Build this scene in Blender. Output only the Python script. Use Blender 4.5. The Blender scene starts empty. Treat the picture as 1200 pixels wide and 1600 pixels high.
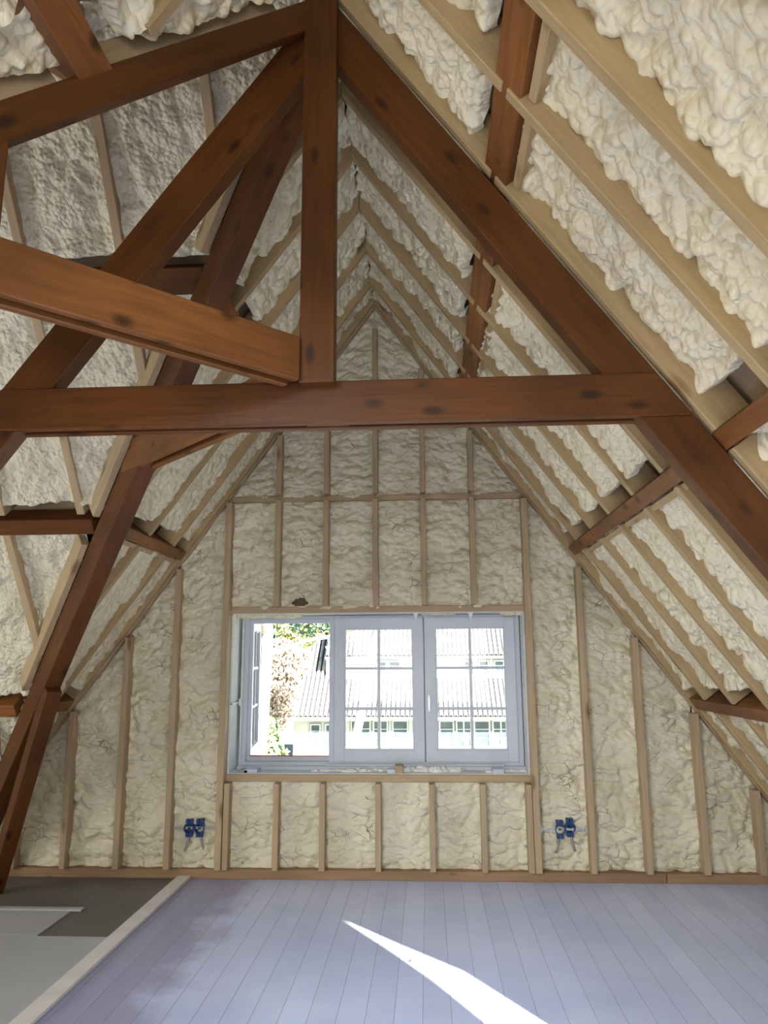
import bpy, bmesh, math, random
import numpy as np
from mathutils import Vector, Matrix

random.seed(7)
# ------------------------------------------------------------------ constants of the attic (metres)
D = 5.573          # inner face of the gable wall (Y)
H = 4.212          # height of the rafters' inner faces at the ridge
K = 1.385          # roof slope (rise over run)
SL = math.hypot(1, K)
N = 2.67           # Y of the ridge crossing (king post)
LOWX = 3.02        # half width at the floor
C = bpy.context.scene.collection

# ------------------------------------------------------------------ camera
cam_d = bpy.data.cameras.new('camera')
cam = bpy.data.objects.new('camera', cam_d)
C.objects.link(cam)
cam_d.sensor_fit = 'VERTICAL'
cam_d.sensor_height = 36.0
cam_d.lens = 1177.23 * 36.0 / 1600.0
cam_d.clip_end = 300
PI_, YA, RO = 0.190382, 0.0562823, -0.0059126
fw = Vector((-math.sin(YA) * math.cos(PI_), math.cos(YA) * math.cos(PI_), math.sin(PI_)))
r0 = Vector((math.cos(YA), math.sin(YA), 0)); u0 = r0.cross(fw)
rr = math.cos(RO) * r0 + math.sin(RO) * u0
uu = -math.sin(RO) * r0 + math.cos(RO) * u0
m = Matrix((rr, uu, -fw)).transposed().to_4x4()
m.translation = Vector((0.37775, 0, 1.5))
cam.matrix_world = m
bpy.context.scene.camera = cam

# ------------------------------------------------------------------ world, sun, daylight, exposure
SUN_DIR = Vector((-0.60, 0.80, -0.62)).normalized()
SUN_POWER = 25.0
SKY = 6.0
REAR_LIGHT = 52.0
WING_LIGHT = 52.0
FILL_LIGHT = 17.0
EXPOSURE = 0.65

world = bpy.data.worlds.new('world'); bpy.context.scene.world = world
world.use_nodes = True
wn = world.node_tree; wn.nodes.clear()
wo = wn.nodes.new('ShaderNodeOutputWorld'); bg = wn.nodes.new('ShaderNodeBackground')
sky = wn.nodes.new('ShaderNodeTexSky'); sky.sky_type = 'HOSEK_WILKIE'
sky.sun_direction = (-SUN_DIR); sky.turbidity = 3.0
hs = wn.nodes.new('ShaderNodeHueSaturation'); hs.inputs['Saturation'].default_value = 0.8
wn.links.new(sky.outputs[0], hs.inputs['Color']); wn.links.new(hs.outputs[0], bg.inputs[0])
bg.inputs[1].default_value = SKY
wn.links.new(bg.outputs[0], wo.inputs[0])

def lamp(name, kind, energy, loc, direction, color=(1, 1, 1), size=(1, 1)):
    d = bpy.data.lights.new(name, kind); d.energy = energy; d.color = color
    if kind == 'AREA':
        d.shape = 'RECTANGLE'; d.size, d.size_y = size
    o = bpy.data.objects.new(name, d); C.objects.link(o); o.location = loc
    o.rotation_euler = Vector(direction).to_track_quat('-Z', 'Y').to_euler()
    return o
sun = lamp('sun', 'SUN', SUN_POWER, (6, -8, 9), SUN_DIR, (1.0, 0.93, 0.80)); sun.data.angle = math.radians(0.6)
# daylight through the windows of the rear gable and of the side wing
lamp('rear_daylight', 'AREA', REAR_LIGHT, (0.2, -3.45, 1.45), (0.0, 1, 0.12), (1.0, 0.955, 0.88), (2.6, 1.6))
lamp('wing_daylight', 'AREA', WING_LIGHT, (-5.4, 2.3, 1.45), (1, 0.35, 0.3), (1.0, 0.97, 0.90), (1.8, 1.3))

rl = lamp('floor_fill', 'AREA', FILL_LIGHT, (-0.95, 0.05, 2.72), (0.36, 0.86, -0.64), (0.93, 0.96, 1.0), (0.8, 0.9)); rl.data.spread = math.radians(66)  # added fill lamp out of view, aimed down to brighten the floor

vs = bpy.context.scene.view_settings
vs.view_transform = 'Standard'; vs.look = 'None'; vs.gamma = 1.0; vs.use_curve_mapping = False
vs.exposure = EXPOSURE

# ------------------------------------------------------------------ materials
def nodes_mat(name):
    mt = bpy.data.materials.new(name); mt.use_nodes = True
    nt = mt.node_tree; b = nt.nodes['Principled BSDF']
    return mt, nt, b

def nd(nt, t, **kw):
    n = nt.nodes.new(t)
    for k_, v in kw.items():
        if k_ in n.inputs: n.inputs[k_].default_value = v
        else: setattr(n, k_, v)
    return n

def ramp(nt, fac, stops, interp='LINEAR'):
    r = nt.nodes.new('ShaderNodeValToRGB'); r.color_ramp.interpolation = interp
    el = r.color_ramp.elements
    while len(el) > 1: el.remove(el[-1])
    el[0].position = stops[0][0]; el[0].color = (*stops[0][1], 1)
    for p, c in stops[1:]:
        e = el.new(p); e.color = (*c, 1)
    nt.links.new(fac, r.inputs[0]); return r

def obj_coords(nt, rand=40.0):
    tc = nt.nodes.new('ShaderNodeTexCoord'); oi = nt.nodes.new('ShaderNodeObjectInfo')
    mul = nd(nt, 'ShaderNodeVectorMath', operation='SCALE'); mul.inputs[0].default_value = (rand, rand * .7, rand * .4)
    nt.links.new(oi.outputs['Random'], mul.inputs['Scale'])
    add = nd(nt, 'ShaderNodeVectorMath', operation='ADD')
    nt.links.new(tc.outputs['Object'], add.inputs[0]); nt.links.new(mul.outputs[0], add.inputs[1])
    return add.outputs[0], oi.outputs['Random']

def wood(name, dark, light, knot, rough=0.6, knots=0.09, var=0.15, kscale=(2.3, 7, 7)):
    mt, nt, b = nodes_mat(name)
    co, rnd = obj_coords(nt)
    mp = nd(nt, 'ShaderNodeMapping'); mp.inputs['Scale'].default_value = (1.1, 17, 17)
    nt.links.new(co, mp.inputs[0])
    n1 = nd(nt, 'ShaderNodeTexNoise', Scale=2.2, Detail=6.0, Roughness=0.62, Distortion=0.7)
    nt.links.new(mp.outputs[0], n1.inputs['Vector'])
    r1 = ramp(nt, n1.outputs['Fac'], [(0.25, dark), (0.5, tuple((a + c) / 2 for a, c in zip(dark, light))), (0.75, light)])
    mk = nd(nt, 'ShaderNodeMapping'); mk.inputs['Scale'].default_value = kscale
    nt.links.new(co, mk.inputs[0])
    vo = nd(nt, 'ShaderNodeTexVoronoi', Scale=1.0, Randomness=1.0)
    nt.links.new(mk.outputs[0], vo.inputs['Vector'])
    kr = ramp(nt, vo.outputs['Distance'], [(0.0, (1, 1, 1)), (knots, (0.75, 0.75, 0.75)), (knots * 2.1, (0, 0, 0))])
    mx = nd(nt, 'ShaderNodeMixRGB'); mx.inputs[2].default_value = (*knot, 1)
    nt.links.new(kr.outputs[0], mx.inputs[0]); nt.links.new(r1.outputs[0], mx.inputs[1])
    n3 = nd(nt, 'ShaderNodeTexNoise', Scale=1.7, Detail=3.0)
    nt.links.new(co, n3.inputs['Vector'])
    hv = nd(nt, 'ShaderNodeHueSaturation')
    mr = nd(nt, 'ShaderNodeMapRange'); mr.inputs['From Min'].default_value = .3; mr.inputs['From Max'].default_value = .7
    mr.inputs['To Min'].default_value = 1 - var; mr.inputs['To Max'].default_value = 1 + var
    nt.links.new(n3.outputs['Fac'], mr.inputs['Value']); nt.links.new(mr.outputs[0], hv.inputs['Value'])
    nt.links.new(mx.outputs[0], hv.inputs['Color']); nt.links.new(hv.outputs[0], b.inputs['Base Color'])
    b.inputs['Roughness'].default_value = rough; b.inputs['Specular IOR Level'].default_value = .3
    bp = nd(nt, 'ShaderNodeBump', Strength=0.25, Distance=0.004)
    nt.links.new(n1.outputs['Fac'], bp.inputs['Height']); nt.links.new(bp.outputs[0], b.inputs['Normal'])
    return mt

def foam_mat(name, lo, hi, scale, bump, rough=0.5, dist=0.01, spec=0.4, lump=0.6, lump_scale=(36, 36, 36), cracks=False):
    mt, nt, b = nodes_mat(name)
    tc = nt.nodes.new('ShaderNodeTexCoord')
    n1 = nd(nt, 'ShaderNodeTexNoise', Scale=3.0, Detail=5.0, Roughness=0.6)
    nt.links.new(tc.outputs['Object'], n1.inputs['Vector'])
    r = ramp(nt, n1.outputs['Fac'], [(0.3, lo), (0.7, hi)])
    nt.links.new(r.outputs[0], b.inputs['Base Color'])
    n2 = nd(nt, 'ShaderNodeTexNoise', Scale=scale, Detail=4.0, Roughness=0.55, Distortion=0.8)
    nt.links.new(tc.outputs['Object'], n2.inputs['Vector'])
    bp = nd(nt, 'ShaderNodeBump', Strength=bump, Distance=dist)
    nt.links.new(n2.outputs['Fac'], bp.inputs['Height'])
    # small pillowy lumps: warped smooth cells
    wn2 = nd(nt, 'ShaderNodeTexNoise', Scale=11.0, Detail=2.0); nt.links.new(tc.outputs['Object'], wn2.inputs['Vector'])
    wsc = nd(nt, 'ShaderNodeVectorMath', operation='SCALE'); wsc.inputs['Scale'].default_value = 0.022
    nt.links.new(wn2.outputs['Color'], wsc.inputs[0])
    wad = nd(nt, 'ShaderNodeVectorMath', operation='ADD'); nt.links.new(tc.outputs['Object'], wad.inputs[0]); nt.links.new(wsc.outputs[0], wad.inputs[1])
    wmp = nd(nt, 'ShaderNodeMapping'); wmp.inputs['Scale'].default_value = lump_scale; nt.links.new(wad.outputs[0], wmp.inputs[0])
    vo = nd(nt, 'ShaderNodeTexVoronoi', Scale=1.0, feature='F1'); nt.links.new(wmp.outputs[0], vo.inputs['Vector'])
    bp2 = nd(nt, 'ShaderNodeBump', Strength=lump, Distance=0.014, invert=True)
    nt.links.new(vo.outputs['Distance'], bp2.inputs['Height']); nt.links.new(bp.outputs[0], bp2.inputs['Normal'])
    nt.links.new(bp2.outputs[0], b.inputs['Normal'])
    if cracks:
        cm = nd(nt, 'ShaderNodeMapping'); cm.inputs['Scale'].default_value = (8, 8, 13); nt.links.new(wad.outputs[0], cm.inputs[0])
        ve = nd(nt, 'ShaderNodeTexVoronoi', Scale=1.0, feature='DISTANCE_TO_EDGE'); nt.links.new(cm.outputs[0], ve.inputs['Vector'])
        n7 = nd(nt, 'ShaderNodeTexNoise', Scale=5.0, Detail=2.0); nt.links.new(tc.outputs['Object'], n7.inputs['Vector'])
        mr7 = nd(nt, 'ShaderNodeMapRange'); mr7.inputs['From Min'].default_value = .50; mr7.inputs['From Max'].default_value = .66; mr7.inputs['To Max'].default_value = .016
        nt.links.new(n7.outputs['Fac'], mr7.inputs['Value'])
        lt = nd(nt, 'ShaderNodeMath', operation='LESS_THAN'); nt.links.new(ve.outputs['Distance'], lt.inputs[0]); nt.links.new(mr7.outputs[0], lt.inputs[1])
        bp3 = nd(nt, 'ShaderNodeBump', Strength=0.8, Distance=0.008, invert=True); nt.links.new(lt.outputs[0], bp3.inputs['Height']); nt.links.new(bp2.outputs[0], bp3.inputs['Normal'])
        nt.links.new(bp3.outputs[0], b.inputs['Normal'])
        mxc = nd(nt, 'ShaderNodeMixRGB'); mxc.inputs[2].default_value = (0.30, 0.25, 0.17, 1)
        nt.links.new(lt.outputs[0], mxc.inputs[0]); nt.links.new(r.outputs[0], mxc.inputs[1]); nt.links.new(mxc.outputs[0], b.inputs['Base Color'])
    b.inputs['Roughness'].default_value = rough
    b.inputs['Specular IOR Level'].default_value = spec
    return mt

def plain(name, col, rough=0.5, metal=0.0, noise=0.0, scale=8.0):
    mt, nt, b = nodes_mat(name)
    b.inputs['Roughness'].default_value = rough; b.inputs['Metallic'].default_value = metal
    if noise:
        tc = nt.nodes.new('ShaderNodeTexCoord')
        n1 = nd(nt, 'ShaderNodeTexNoise', Scale=scale, Detail=5.0)
        nt.links.new(tc.outputs['Object'], n1.inputs['Vector'])
        r = ramp(nt, n1.outputs['Fac'], [(0.3, tuple(c * (1 - noise) for c in col)), (0.7, tuple(min(1, c * (1 + noise)) for c in col))])
        nt.links.new(r.outputs[0], b.inputs['Base Color'])
    else:
        b.inputs['Base Color'].default_value = (*col, 1)
    return mt

M_BROWN = wood('brown_timber', (0.072, 0.023, 0.004), (0.130, 0.043, 0.008), (0.020, 0.007, 0.003), 0.5, 0.10, 0.35, (4, 9, 9))
M_BROWN2 = wood('red_brown_timber', (0.14, 0.052, 0.014), (0.25, 0.100, 0.030), (0.040, 0.014, 0.006), 0.5, 0.12, 0.35, (5.5, 9, 9))
M_PINE = wood('pale_pine', (0.37, 0.262, 0.130), (0.50, 0.370, 0.200), (0.20, 0.095, 0.035), 0.55, 0.085, 0.10)
M_STUD = wood('stud_pine', (0.38, 0.280, 0.165), (0.50, 0.385, 0.240), (0.19, 0.10, 0.05), 0.6, 0.085, 0.10)
M_PLATE = wood('plate_pine', (0.27, 0.165, 0.09), (0.36, 0.225, 0.13), (0.14, 0.07, 0.03), 0.7, 0.05, 0.15)
M_DECK = plain('roof_decking', (0.33, 0.24, 0.15), 0.8, 0, 0.2, 3)
M_FOAM = foam_mat('cream_foam', (0.73, 0.65, 0.445), (0.83, 0.765, 0.57), 26, 0.15, 0.38, 0.008, lump=0.7, lump_scale=(30, 30, 30))
M_FOAMW = foam_mat('wall_foam', (0.67, 0.61, 0.44), (0.79, 0.74, 0.57), 38, 0.35, 0.5, 0.010, lump=0.5, lump_scale=(22, 22, 38), cracks=True)
M_FOAMG = foam_mat('grey_foam', (0.66, 0.61, 0.46), (0.76, 0.72, 0.58), 34, 0.2, 0.45, 0.010, lump=0.8, lump_scale=(46, 46, 46))
M_WHITE = plain('white_paint', (0.56, 0.60, 0.68), 0.35, 0, 0.03, 4)
M_REVEAL = plain('reveal_board', (0.70, 0.70, 0.68), 0.6, 0, 0.1, 6)
M_STEEL = plain('galvanised_steel', (0.55, 0.56, 0.57), 0.35, 0.8, 0.1, 30)
M_BLUE = plain('blue_plastic', (0.012, 0.055, 0.20), 0.35, 0, 0.1, 20)
M_DKBLUE = plain('dark_blue_plastic', (0.006, 0.025, 0.10), 0.4)
M_DARK = plain('gap_shade_and_nail', (0.05, 0.05, 0.055), 0.6)
M_RED = plain('red_seal', (0.45, 0.03, 0.04), 0.5)
M_GREYC = plain('grey_conduit', (0.33, 0.32, 0.28), 0.5)

def glass_mat():
    mt = bpy.data.materials.new('window_glass'); mt.use_nodes = True
    nt = mt.node_tree; nt.nodes.clear()
    o = nt.nodes.new('ShaderNodeOutputMaterial'); tr = nt.nodes.new('ShaderNodeBsdfTransparent')
    gl = nt.nodes.new('ShaderNodeBsdfGlossy'); gl.inputs['Roughness'].default_value = 0.02
    fr = nt.nodes.new('ShaderNodeFresnel'); fr.inputs[0].default_value = 1.45
    mx = nt.nodes.new('ShaderNodeMixShader'); tr.inputs[0].default_value = (0.97, 0.985, 0.98, 1)
    nt.links.new(fr.outputs[0], mx.inputs[0]); nt.links.new(tr.outputs[0], mx.inputs[1]); nt.links.new(gl.outputs[0], mx.inputs[2])
    nt.links.new(mx.outputs[0], o.inputs[0]); return mt
M_GLASS = glass_mat()

def floor_mat():
    mt, nt, b = nodes_mat('painted_floorboards')
    tc = nt.nodes.new('ShaderNodeTexCoord'); sp = nt.nodes.new('ShaderNodeSeparateXYZ')
    nt.links.new(tc.outputs['Object'], sp.inputs[0])
    dv = nd(nt, 'ShaderNodeMath', operation='DIVIDE'); dv.inputs[1].default_value = 0.122
    nt.links.new(sp.outputs[0], dv.inputs[0])
    ad = nd(nt, 'ShaderNodeMath', operation='ADD'); ad.inputs[1].default_value = 100.3
    nt.links.new(dv.outputs[0], ad.inputs[0])
    fr = nd(nt, 'ShaderNodeMath', operation='FRACT'); fl = nd(nt, 'ShaderNodeMath', operation='FLOOR')
    nt.links.new(ad.outputs[0], fr.inputs[0]); nt.links.new(ad.outputs[0], fl.inputs[0])
    gap = ramp(nt, fr.outputs[0], [(0.0, (1, 1, 1)), (0.010, (1, 1, 1)), (0.022, (0, 0, 0))])
    wn_ = nd(nt, 'ShaderNodeTexWhiteNoise', noise_dimensions='1D'); nt.links.new(fl.outputs[0], wn_.inputs['W'])
    n1 = nd(nt, 'ShaderNodeTexNoise', Scale=1.3, Detail=4.0, Roughness=0.6); nt.links.new(tc.outputs['Object'], n1.inputs['Vector'])
    r = ramp(nt, n1.outputs['Fac'], [(0.35, (0.52, 0.60, 0.90)), (0.62, (0.62, 0.69, 0.97))])
    hv = nd(nt, 'ShaderNodeHueSaturation')
    mr = nd(nt, 'ShaderNodeMapRange'); mr.inputs['To Min'].default_value = .95; mr.inputs['To Max'].default_value = 1.04
    nt.links.new(wn_.outputs['Value'], mr.inputs['Value']); nt.links.new(mr.outputs[0], hv.inputs['Value'])
    # darker lavender tone along the left edge with an uneven border
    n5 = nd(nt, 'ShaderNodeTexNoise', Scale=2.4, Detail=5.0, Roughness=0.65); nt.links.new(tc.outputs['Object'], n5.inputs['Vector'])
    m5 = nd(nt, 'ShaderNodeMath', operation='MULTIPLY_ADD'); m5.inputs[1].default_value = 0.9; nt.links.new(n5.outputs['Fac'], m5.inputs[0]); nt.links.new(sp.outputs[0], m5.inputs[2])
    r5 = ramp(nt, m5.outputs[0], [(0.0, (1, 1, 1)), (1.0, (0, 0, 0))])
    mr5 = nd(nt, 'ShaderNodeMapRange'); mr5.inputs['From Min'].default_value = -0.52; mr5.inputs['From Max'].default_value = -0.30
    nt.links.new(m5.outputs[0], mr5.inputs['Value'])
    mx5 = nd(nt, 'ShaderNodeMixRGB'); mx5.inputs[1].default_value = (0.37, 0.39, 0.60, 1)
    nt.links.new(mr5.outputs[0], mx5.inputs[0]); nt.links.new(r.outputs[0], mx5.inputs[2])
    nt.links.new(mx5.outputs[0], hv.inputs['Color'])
    mx = nd(nt, 'ShaderNodeMixRGB'); mx.inputs[2].default_value = (0.20, 0.20, 0.26, 1)
    nt.links.new(gap.outputs[0], mx.inputs[0]); nt.links.new(hv.outputs[0], mx.inputs[1]); nt.links.new(mx.outputs[0], b.inputs['Base Color'])
    b.inputs['Roughness'].default_value = 0.32
    bp = nd(nt, 'ShaderNodeBump', Strength=0.5, Distance=0.003, invert=True)
    nt.links.new(gap.outputs[0], bp.inputs['Height']); nt.links.new(bp.outputs[0], b.inputs['Normal'])
    return mt
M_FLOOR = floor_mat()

# ------------------------------------------------------------------ object helpers
def link(o, parent=None):
    C.objects.link(o)
    if parent is not None: o.parent = parent
    return o

def tag(o, label=None, cat=None, group=None, kind=None):
    if label: o['label'] = label
    if cat: o['category'] = cat
    if group: o['group'] = group
    if kind: o['kind'] = kind
    return o

def empty(name, loc=(0, 0, 0)):
    o = bpy.data.objects.new(name, None); o.empty_display_size = 0.1
    C.objects.link(o); o.location = loc; return o

def finish(name, bm, mat, parent=None, smooth=False, matrix=None):
    bmesh.ops.recalc_face_normals(bm, faces=bm.faces)
    me = bpy.data.meshes.new(name); bm.to_mesh(me); bm.free()
    for mt in (mat if isinstance(mat, (list, tuple)) else [mat]): me.materials.append(mt)
    if smooth:
        me.polygons.foreach_set('use_smooth', [True] * len(me.polygons))
    o = bpy.data.objects.new(name, me); link(o, parent)
    if matrix is not None:
        if parent is not None: o.matrix_basis = Matrix.Translation(-parent.location) @ matrix
        else: o.matrix_world = matrix
    elif parent is not None:
        o.location = -parent.location
    return o

def member(name, a, b, wv, wr, hr, mat, parent=None, cut0=None, cut1=None, bevel=0.003):
    """timber from a to b; section wr along wv, hr along the third axis; cuts are (point, normal)"""
    a = Vector(a); b = Vector(b); x = (b - a).normalized()
    w = Vector(wv); w = (w - x * w.dot(x)).normalized(); h = x.cross(w)
    L = (b - a).length
    bm = bmesh.new(); vv = []
    for end, cut in ((0, cut0), (1, cut1)):
        row = []
        for p, q in ((wr[0], hr[0]), (wr[1], hr[0]), (wr[1], hr[1]), (wr[0], hr[1])):
            t = end * L
            if cut:
                base = a + w * p + h * q; n = Vector(cut[1])
                t = (Vector(cut[0]) - base).dot(n) / x.dot(n)
            row.append(bm.verts.new((t, p, q)))
        vv.append(row)
    f0, f1 = vv
    bm.faces.new(f0[::-1]); bm.faces.new(f1)
    for i in range(4): bm.faces.new((f0[i], f0[(i + 1) % 4], f1[(i + 1) % 4], f1[i]))
    if bevel: bmesh.ops.bevel(bm, geom=list(bm.edges), offset=bevel, segments=1, affect='EDGES')
    mw = Matrix((x, w, h)).transposed().to_4x4(); mw.translation = a
    return finish(name, bm, mat, parent, matrix=mw)

def add_box(bm, lo, hi, bevel=0.0):
    g = bmesh.ops.create_cube(bm, size=1.0)
    for v in g['verts']:
        v.co = Vector([lo[i] + (v.co[i] + .5) * (hi[i] - lo[i]) for i in range(3)])
    if bevel:
        es = list({e for v in g['verts'] for e in v.link_edges})
        bmesh.ops.bevel(bm, geom=es, offset=bevel, segments=2, affect='EDGES')

def box(name, lo, hi, mat, parent=None, bevel=0.002):
    """box whose mesh origin sits at its low corner (for procedural grain)"""
    bm = bmesh.new(); add_box(bm, (0, 0, 0), [hi[i] - lo[i] for i in range(3)], bevel)
    return finish(name, bm, mat, parent, matrix=Matrix.Translation(Vector(lo)))

def boxes(name, lst, mat, parent=None, bevel=0.0):
    bm = bmesh.new()
    for lo, hi in lst: add_box(bm, lo, hi, bevel)
    return finish(name, bm, mat, parent)

def prism(name, pts, ext, mat, parent=None):
    """polygon pts (3D) extruded by vector ext"""
    bm = bmesh.new(); vs_ = [bm.verts.new(p) for p in pts]
    f = bm.faces.new(vs_); r = bmesh.ops.extrude_face_region(bm, geom=[f])
    bmesh.ops.translate(bm, verts=[e for e in r['geom'] if isinstance(e, bmesh.types.BMVert)], vec=Vector(ext))
    return finish(name, bm, mat, parent)

def add_tube(bm, pts, r, n=10):
    rings = []
    for i, p in enumerate(pts):
        p = Vector(p); q0 = Vector(pts[max(0, i - 1)]); q1 = Vector(pts[min(len(pts) - 1, i + 1)])
        t = (q1 - q0).normalized(); s = t.orthogonal().normalized(); c = t.cross(s)
        if rings:  # keep frames aligned
            s = (ps - t * ps.dot(t)).normalized(); c = t.cross(s)
        ps = s
        rings.append([bm.verts.new(p + r * (math.cos(a) * s + math.sin(a) * c)) for a in [2 * math.pi * k_ / n for k_ in range(n)]])
    for a_, b_ in zip(rings, rings[1:]):
        for k_ in range(n): bm.faces.new((a_[k_], a_[(k_ + 1) % n], b_[(k_ + 1) % n], b_[k_]))
    bm.faces.new(rings[0][::-1]); bm.faces.new(rings[-1])

# ------------------------------------------------------------------ noise for the foam
def _hash(ix, iy, s):
    h = (ix.astype(np.int64) * 374761393 + iy.astype(np.int64) * 668265263 + int(s) * 974634777) & 0xffffffff
    h = ((h ^ (h >> 13)) * 1274126177) & 0xffffffff
    h = (h ^ (h >> 16)) & 0xffffffff
    return h / 4294967296.0

def vnoise(x, y, s):
    ix = np.floor(x); iy = np.floor(y); fx = x - ix; fy = y - iy
    fx = fx * fx * (3 - 2 * fx); fy = fy * fy * (3 - 2 * fy)
    a = _hash(ix, iy, s); b = _hash(ix + 1, iy, s); c = _hash(ix, iy + 1, s); d = _hash(ix + 1, iy + 1, s)
    return (a + (b - a) * fx + (c - a) * fy + (a - b - c + d) * fx * fy) * 2 - 1

def fbm(x, y, s, o=3):
    r = 0; a = 1.0
    for i in range(o):
        r = r + a * vnoise(x * 2 ** i, y * 2 ** i, s + i * 17); a *= .5
    return r

def domes(x, y, s):
    """overlapping pillows: highest of randomly sized domes"""
    ix = np.floor(x); iy = np.floor(y); best = np.zeros_like(x)
    for dx in (-1, 0, 1):
        for dy in (-1, 0, 1):
            cx = ix + dx; cy = iy + dy
            jx = _hash(cx, cy, s); jy = _hash(cx, cy, s + 5); rad = .55 + .5 * _hash(cx, cy, s + 9); amp = .55 + .45 * _hash(cx, cy, s + 11)
            d2 = ((cx + jx - x) ** 2 + (cy + jy - y) ** 2) / rad ** 2
            best = np.maximum(best, amp * np.clip(1 - d2, 0, 1) ** .72)
    return best

def foam_height(a, b, style, seed):
    """a = along the bay's width, b = down the bay, metres"""
    wx = a + .010 * fbm(a * 9, b * 9, seed + 31, 2); wy = b + .010 * fbm(a * 9 + 7, b * 9, seed + 57, 2)
    if style == 'popcorn':
        h = .050 * domes(wx / .064, wy / .086, seed) + .022 * domes(wx / .036, wy / .044, seed + 3) + .003 * domes(wx / .02, wy / .02, seed + 4)
        h += .015 * fbm(a * 5, b * 3.2, seed + 8, 3) - .008
    elif style == 'swell':
        h = .030 * domes(wx / .055, wy / .080, seed) + .014 * domes(wx / .03, wy / .034, seed + 3) + .005 * domes(wx / .017, wy / .017, seed + 4)
        h += .026 * fbm(a * 6, b * 4.2, seed + 8, 3) - .006
    else:  # wall: shallow, wrinkled sideways
        wy2 = b + .03 * fbm(a * 7, b * 4, seed + 57, 3)
        kx = .075 + .04 * ((seed * 7) % 5) / 4; ky = .042 + .035 * ((seed * 3) % 7) / 6
        h = .036 * domes(wx / kx, wy2 / ky, seed) + .016 * domes(wx / .045, wy2 / .030, seed + 3) + .004 * domes(wx / .018, wy2 / .014, seed + 5)
        h += .013 * 1.4 * fbm(a * 5, b * 6, seed + 8, 3) - .012
    return h

def foam_patch(name, A, B, base_fn, nrm, down, style, seed, mat, recess, label, group, holes=None, skirt=.10, amp=1.0):
    """A,B: 2D arrays of bay coordinates; base_fn maps them to 3D points on the inner plane"""
    h = foam_height(A, B, style, seed) * amp
    X, Y, Z = base_fn(A, B)
    n = np.array(nrm, float); n /= np.linalg.norm(n); d = np.array(down, float); d /= np.linalg.norm(d)
    hh = h - recess
    nb, na = A.shape
    # the foam curls back at the upper and lower end of a bay
    t = np.linspace(0, 1, nb)[:, None]; length = abs(B[-1].mean() - B[0].mean()) + 1e-6
    edge = np.minimum(t, 1 - t) * length
    wob = .012 + .011 * vnoise(A * 14, B * 14, seed + 77)
    if style != 'wall':
        low = np.clip(1 - (1 - t) * length / .11, 0, 1)
        hh = hh + .036 * low * (3 * low - 2 * low * low) * (.45 + .75 * vnoise(A * 11, B * 9, seed + 91))
    hh = hh - skirt * np.clip(1 - edge / wob, 0, 1) ** 2
    lat = {'popcorn': .55, 'swell': .35, 'wall': .25}[style] * h
    P = np.stack([X + n[0] * hh + d[0] * lat, Y + n[1] * hh + d[1] * lat, Z + n[2] * hh + d[2] * lat], -1).reshape(-1, 3)
    idx = np.arange(nb * na).reshape(nb, na)
    q = np.stack([idx[:-1, :-1], idx[:-1, 1:], idx[1:, 1:], idx[1:, :-1]], -1).reshape(-1, 4)
    if holes is not None:
        cen = P[q].mean(1); q = q[~holes(cen)]
    me = bpy.data.meshes.new(name)
    me.vertices.add(len(P)); me.vertices.foreach_set('co', P.ravel())
    me.loops.add(q.size); me.loops.foreach_set('vertex_index', q.ravel().astype(np.int32))
    me.polygons.add(len(q)); me.polygons.foreach_set('loop_start', np.arange(0, q.size, 4, dtype=np.int32))
    me.polygons.foreach_set('use_smooth', np.ones(len(q), bool))
    me.update(); me.validate(); me.materials.append(mat)
    o = bpy.data.objects.new(name, me); C.objects.link(o)
    return tag(o, label, 'insulation foam', group)

ORD = ['first', 'second', 'third', 'fourth', 'fifth', 'sixth', 'seventh', 'eighth', 'ninth', 'tenth', 'eleventh', 'twelfth', 'thirteenth']

# ------------------------------------------------------------------ setting: floor, roof decking, walls
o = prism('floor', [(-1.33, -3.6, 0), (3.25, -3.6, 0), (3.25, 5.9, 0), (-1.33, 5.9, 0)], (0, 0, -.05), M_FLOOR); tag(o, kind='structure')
M_GFLOOR = plain('bare_grey_floor', (0.155, 0.145, 0.135), 0.6, 0, 0.18, 2.2)
o = prism('floor', [(-5.6, -3.6, 0), (-1.33, -3.6, 0), (-1.33, 5.9, 0), (-5.6, 5.9, 0)], (0, 0, -.05), M_GFLOOR); tag(o, kind='structure')

HO = H + .17 * SL      # decking plane
def zd(s): return HO - K * s
SO = HO / K
UP = (0, 0, .05)
# right slope, with a slender roof light near the camera that lets the sun onto the floor
def roof_hit(fx, fy, hgt=HO):
    """follow the sun back from a floor point to the right decking"""
    t = (hgt - K * fx) / (-SUN_DIR.z + K * (-SUN_DIR.x)) ; p = Vector((fx, fy, 0)) - SUN_DIR * t
    return p
streak = [(-.13, 4.72), (.20, 4.36), (.52, 4.03), (.845, 3.50), (1.20, 2.9), (.95, 2.88), (.60, 3.50), (.38, 3.92), (.14, 4.31)]
hole_pts = [roof_hit(*q) for q in streak]
hx = [p.x for p in hole_pts]; hy = [p.y for p in hole_pts]
HX0, HX1, HY0, HY1 = min(hx) - .05, max(hx) + .05, min(hy) - .05, max(hy) + .05
def deck(pts_st, side):
    pts = [side(s, t, zd(s)) for s, t in pts_st]
    o = prism('ceiling', pts, UP, M_DECK); tag(o, kind='structure'); return o
Rs = lambda s, t, z: (s, t, z)
Ls = lambda s, t, z: (-s, t, z)
Wf = lambda s, t, z: (t, N + s, z)
Wn = lambda s, t, z: (t, N - s, z)
HX0 = min(HX0, 1.50); HX1 = max(HX1, 2.14)
deck([(0, -3.6), (HX0, -3.6), (HX0, 5.9), (0, 5.9)], Rs)
deck([(HX1, -3.6), (SO, -3.6), (SO, 5.9), (HX1, 5.9)], Rs)
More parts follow.
